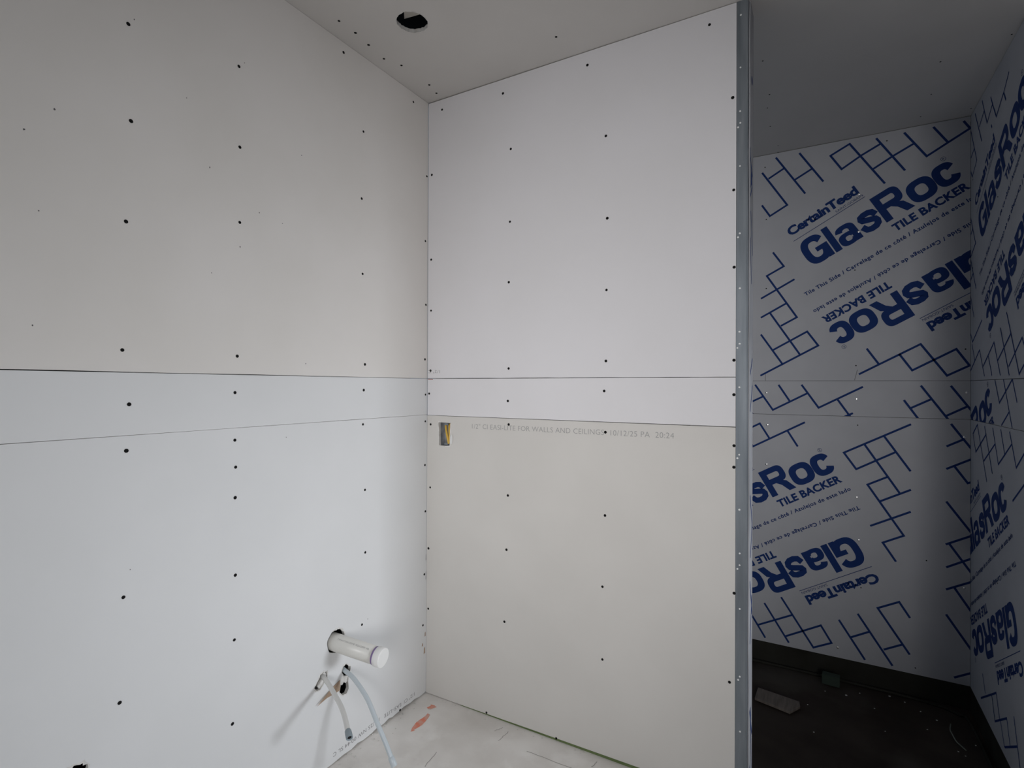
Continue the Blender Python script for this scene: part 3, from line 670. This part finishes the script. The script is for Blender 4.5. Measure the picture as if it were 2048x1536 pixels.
wf = setp(empty('wall_front', (0, YF, 0)), 'white drywall wall behind the camera', 'wall', kind='structure')
W3 = (-.04, 1.76, .84, 2.24)  # opening added so the rear fill lamps reach the room
board('drywall_sheet', rect(XL, XRR+.1, .003, H-.002), [rect(*W3)], lambda u, v, d=0: (u, YF - d, v), M_cool, wf, th=.10, core=M_cool)
we = setp(empty('window_2', ((W3[0]+W3[1])/2, YF-.05, W3[2])), 'wide window added behind the camera for the fill light', 'window', kind='structure')
bm = bmesh.new(); e = .035; a, b, c_, d_ = W3
for q_ in ((a, a+e, c_, d_), (b-e, b, c_, d_), (a, b, c_, c_+e), (a, b, d_-e, d_)): bm_box(bm, q_[0], q_[1], YF-.07, YF-.03, q_[2], q_[3])
from_bm('window_frame', bm, M_wht, we)
box('window_pane', a+e, b-e, YF-.052, YF-.048, c_+e, d_-e, M_glass, we)
wx = setp(empty('wall_rear_right', (XR, YC, 0)), 'white drywall wall closing the room behind the shower', 'wall', kind='structure')
board('drywall_sheet', rect(XR+.125, XRR, .003, H-.002), [], lambda u, v, d=0: (u, YC + d, v), M_cool, wx, core=M_core)

# ================================================================ plumbing
dp = setp(empty('drain_pipe', (XL, 1.364, .432)), 'thick white capped drain pipe sticking out of the left wall', 'pipe')
A = Vector((XL-.085, 1.352, .4385)); B = Vector((XL, 1.364, .432)); D = Vector((-1.313, 1.392, .4145)); dr = (D-B).normalized(); A = B - dr*.085
V, F = tube_mesh([A, B, D-dr*.028], [.0301]*3, 40); obj('pipe', V, F, M_pvc, dp, True)
V, F = tube_mesh([D-dr*.034, D-dr*.0285, D-dr*.024], [.0306, .0310, .0306], 40); p_ = obj('primer_ring', V, F, M_purple, dp, True); p_['label'] = 'purple primer ring just behind the cap'
V, F = tube_mesh([D-dr*.027, D-dr*.0262, D-dr*.002, D-dr*.0002, D], [.0305, .0330, .0330, .0322, .0305], 40); p_ = obj('end_cap', V, F, M_cap, dp); p_['label'] = 'bright white round end cap'
for p in p_.data.polygons: p.use_smooth = len(p.vertices) == 4
# faint print line along the top of the pipe
tv, tf = text('2 IN PVC-DWV SCH 40  ASTM D2665  NSF', 0, 1.0); side = dr.cross(Vector((0, 0, 1))).normalized(); up = side.cross(dr).normalized()
pv = []
for x, y in tv:
    a = R(62) - y*.006/.0301; pv.append(B + dr*(.02+.135*x) + (up*math.sin(a) + side*math.cos(a))*.0305)
obj('printed_stamp', pv, tf, M_grey, dp)

def stub(name, label, path, r, mt, fit_len, fit_r, fit_m, sd=False):
    t = setp(empty(name, path[1]), label, 'pipe')
    P = bez(path, 8); n = len(P)
    V, F = tube_mesh(P, [r]*n, 20); obj('tube', V, F, mt, t, True)
    e = P[-1]; d = (P[-1]-P[-3]).normalized()
    s0 = e - d*fit_len*.55
    V, F = tube_mesh([s0, s0+d*.003, s0+d*fit_len*.4, s0+d*(fit_len-.001), s0+d*fit_len], [r*1.02, fit_r*.93, fit_r, fit_r, fit_r*.93], 24, cap=False)
    # annular mouth and bore
    V2, F2 = tube_mesh([s0+d*fit_len, s0+d*(fit_len-.0005), s0+d*(fit_len-.012)], [fit_r*.93, r*.82, r*.80], 24, cap=False)
    b = len(V); V += V2; F += [tuple(i+b for i in f[::-1]) for f in F2]
    f_ = obj('fitting', V, F, fit_m, t, True); 
    V, F = tube_mesh([s0+d*(fit_len-.0035), s0+d*(fit_len-.003)], [r*.82, r*.82], 24)  # disc closing the bore, its black colour is painted shade
    g_ = obj('mouth_shade', V, F, M_hole, t); g_['label'] = 'black disc painted as the shade inside the open mouth'
    return t
P1 = [(-1.60, 1.315, .345), (XL, 1.3065, .3345), (-1.44, 1.283, .318), (-1.345, 1.240, .303), (-1.265, 1.191, .279)]
P2 = [(-1.60, 1.425, .322), (XL, 1.4045, .3130), (-1.455, 1.392, .306), (-1.375, 1.376, .268), (-1.3152, 1.3620, .214), (-1.262, 1.3560, .150), (-1.232, 1.3530, .108)]
s1 = stub('water_supply_tube', 'short milky water supply tube with grey fitting, nearer the camera', P1, .0079, M_pex, .030, .0105, M_fit)
s2 = stub('water_supply_tube', 'longer bluish water supply tube drooping almost to the floor', P2, .0079, M_pex2, .030, .0105, M_pex2)
for s in (s1, s2): s['group'] = 'water supply tubes below the drain pipe'

# ================================================================ electrical box and cable in its cut-out
be = setp(empty('electrical_box', (-1.418, YB+.05, 1.147)), 'small steel electrical box recessed in the back wall cut-out', 'electrical box')
bm = bmesh.new(); X0, X1, Z0, Z1 = -1.4495, -1.3875, 1.097, 1.1975; YY0, YY1 = YB+.0128, YB+.046; tk = .0015
bm_box(bm, X0, X1, YY1-tk, YY1, Z0, Z1); bm_box(bm, X0-tk, X0, YY0, YY1, Z0, Z1); bm_box(bm, X1, X1+tk, YY0, YY1, Z0, Z1); bm_box(bm, X0, X1, YY0, YY1, Z0-tk, Z0); bm_box(bm, X0, X1, YY0, YY1, Z1, Z1+tk)
from_bm('box_body', bm, M_box, be)
bm = bmesh.new(); from_bm('device_tab', (bm_box(bm, -1.428, -1.408, YY0-.002, YY0-.0008, Z0+.003, Z0+.012), bm)[1], M_steel, be)
bm = bmesh.new(); bm_box(bm, -1.428, -1.408, YY0-.002, YY0-.0008, Z1-.012, Z1-.003); from_bm('device_tab', bm, M_steel, be)
cbx = setp(empty('electrical_cable', (-1.42, YB+.02, 1.19)), 'yellow electrical cable folded inside the steel box', 'cable')
V, F = tube_mesh(bez([(-1.430, YB+.034, 1.190), (-1.425, YB+.018, 1.182), (-1.412, YB+.008, 1.148), (-1.398, YB+.004, 1.106)], 8), [.0048]*25, 14); obj('cable_strand', V, F, M_yel, cbx, True)
V, F = tube_mesh(bez([(-1.412, YB+.036, 1.190), (-1.408, YB+.022, 1.182), (-1.402, YB+.014, 1.150), (-1.395, YB+.009, 1.112)], 8), [.0048]*25, 14); obj('cable_strand', V, F, M_yel, cbx, True)

# ================================================================ debris
bm = bmesh.new(); cx_ = sum(p[0] for p in wood)/5; cy_ = sum(p[1] for p in wood)/5
prism(bm, wood, PAN+.001, PAN+.013); bmesh.ops.recalc_face_normals(bm, faces=bm.faces)
bmesh.ops.bevel(bm, geom=bm.edges[:], offset=.0012, segments=1, affect='EDGES')
for v in bm.verts: v.co -= Vector((cx_, cy_, PAN))
setp(from_bm('board_offcut', bm, M_wood, None, loc=(cx_, cy_, PAN)), 'pale flat board offcut lying on the dark shower floor', 'offcut')
gb = box('foam_block', -.038, .038, -.02, .02, 0, .048, M_gblk, None, .002); gb.location = (.04, 3.115, PAN+.001); gb.rotation_euler = (0, 0, R(-4))
setp(gb, 'small dark green block at the foot of the rear shower wall', 'block')
V, F = tube_mesh(bez([(x, y, PAN+.005+.010*math.sin(i*.9)) for i, (x, y) in enumerate(wire)], 8), [.0022]*41, 8)
setp(obj('plastic_strap', V, F, M_wire, None, True), 'thin curled pale strand on the shower floor near the right wall', 'strand')
rnd = random.Random(12)
def chip(s, seed):
    r_ = random.Random(seed); bm = bmesh.new(); bmesh.ops.create_icosphere(bm, subdivisions=1, radius=1)
    for v in bm.verts: v.co = Vector((v.co.x*s*r_.uniform(.7, 1.4), v.co.y*s*r_.uniform(.6, 1.1), v.co.z*s*r_.uniform(.3, .6)))
    zm = min(v.co.z for v in bm.verts)
    for v in bm.verts: v.co.z -= zm
    me = bpy.data.meshes.new('plaster_chip'); bm.to_mesh(me); bm.free(); me.materials.append(M_chip); return me
CH = [chip(1, k) for k in range(4)]
def put_chip(x, y, z, s, label, group):
    o = bpy.data.objects.new('plaster_chip', CH[rnd.randrange(4)]); C.objects.link(o)
    o.location = (x, y, z); o.rotation_euler = (0, 0, rnd.uniform(0, 6)); o.scale = (s, s, s)
    setp(o, label, 'chip', group)
SL = 'tiny white plaster chip on the dark shower floor'
for i, (x, y) in enumerate(bits): put_chip(x, y, PAN+.001, .0055 if i in (0, 2, 9) else .0035, SL, 'plaster chips on the shower floor')
LL = 'tiny white plaster crumb on the concrete along the left wall'
for k in range(26):
    y = rnd.uniform(1.36, 1.84); put_chip(XL + rnd.uniform(.006, .07)*(1 if k % 2 else .3), y, 0.0002, rnd.uniform(.0018, .0045), LL, 'plaster crumbs along the left wall')
BL = 'tiny white plaster crumb on the concrete along the back wall'
for k in range(14):
    put_chip(rnd.uniform(-1.42, -.6), YB - rnd.uniform(.004, .03), 0.0002, rnd.uniform(.0015, .003), BL, 'plaster crumbs along the back wall')
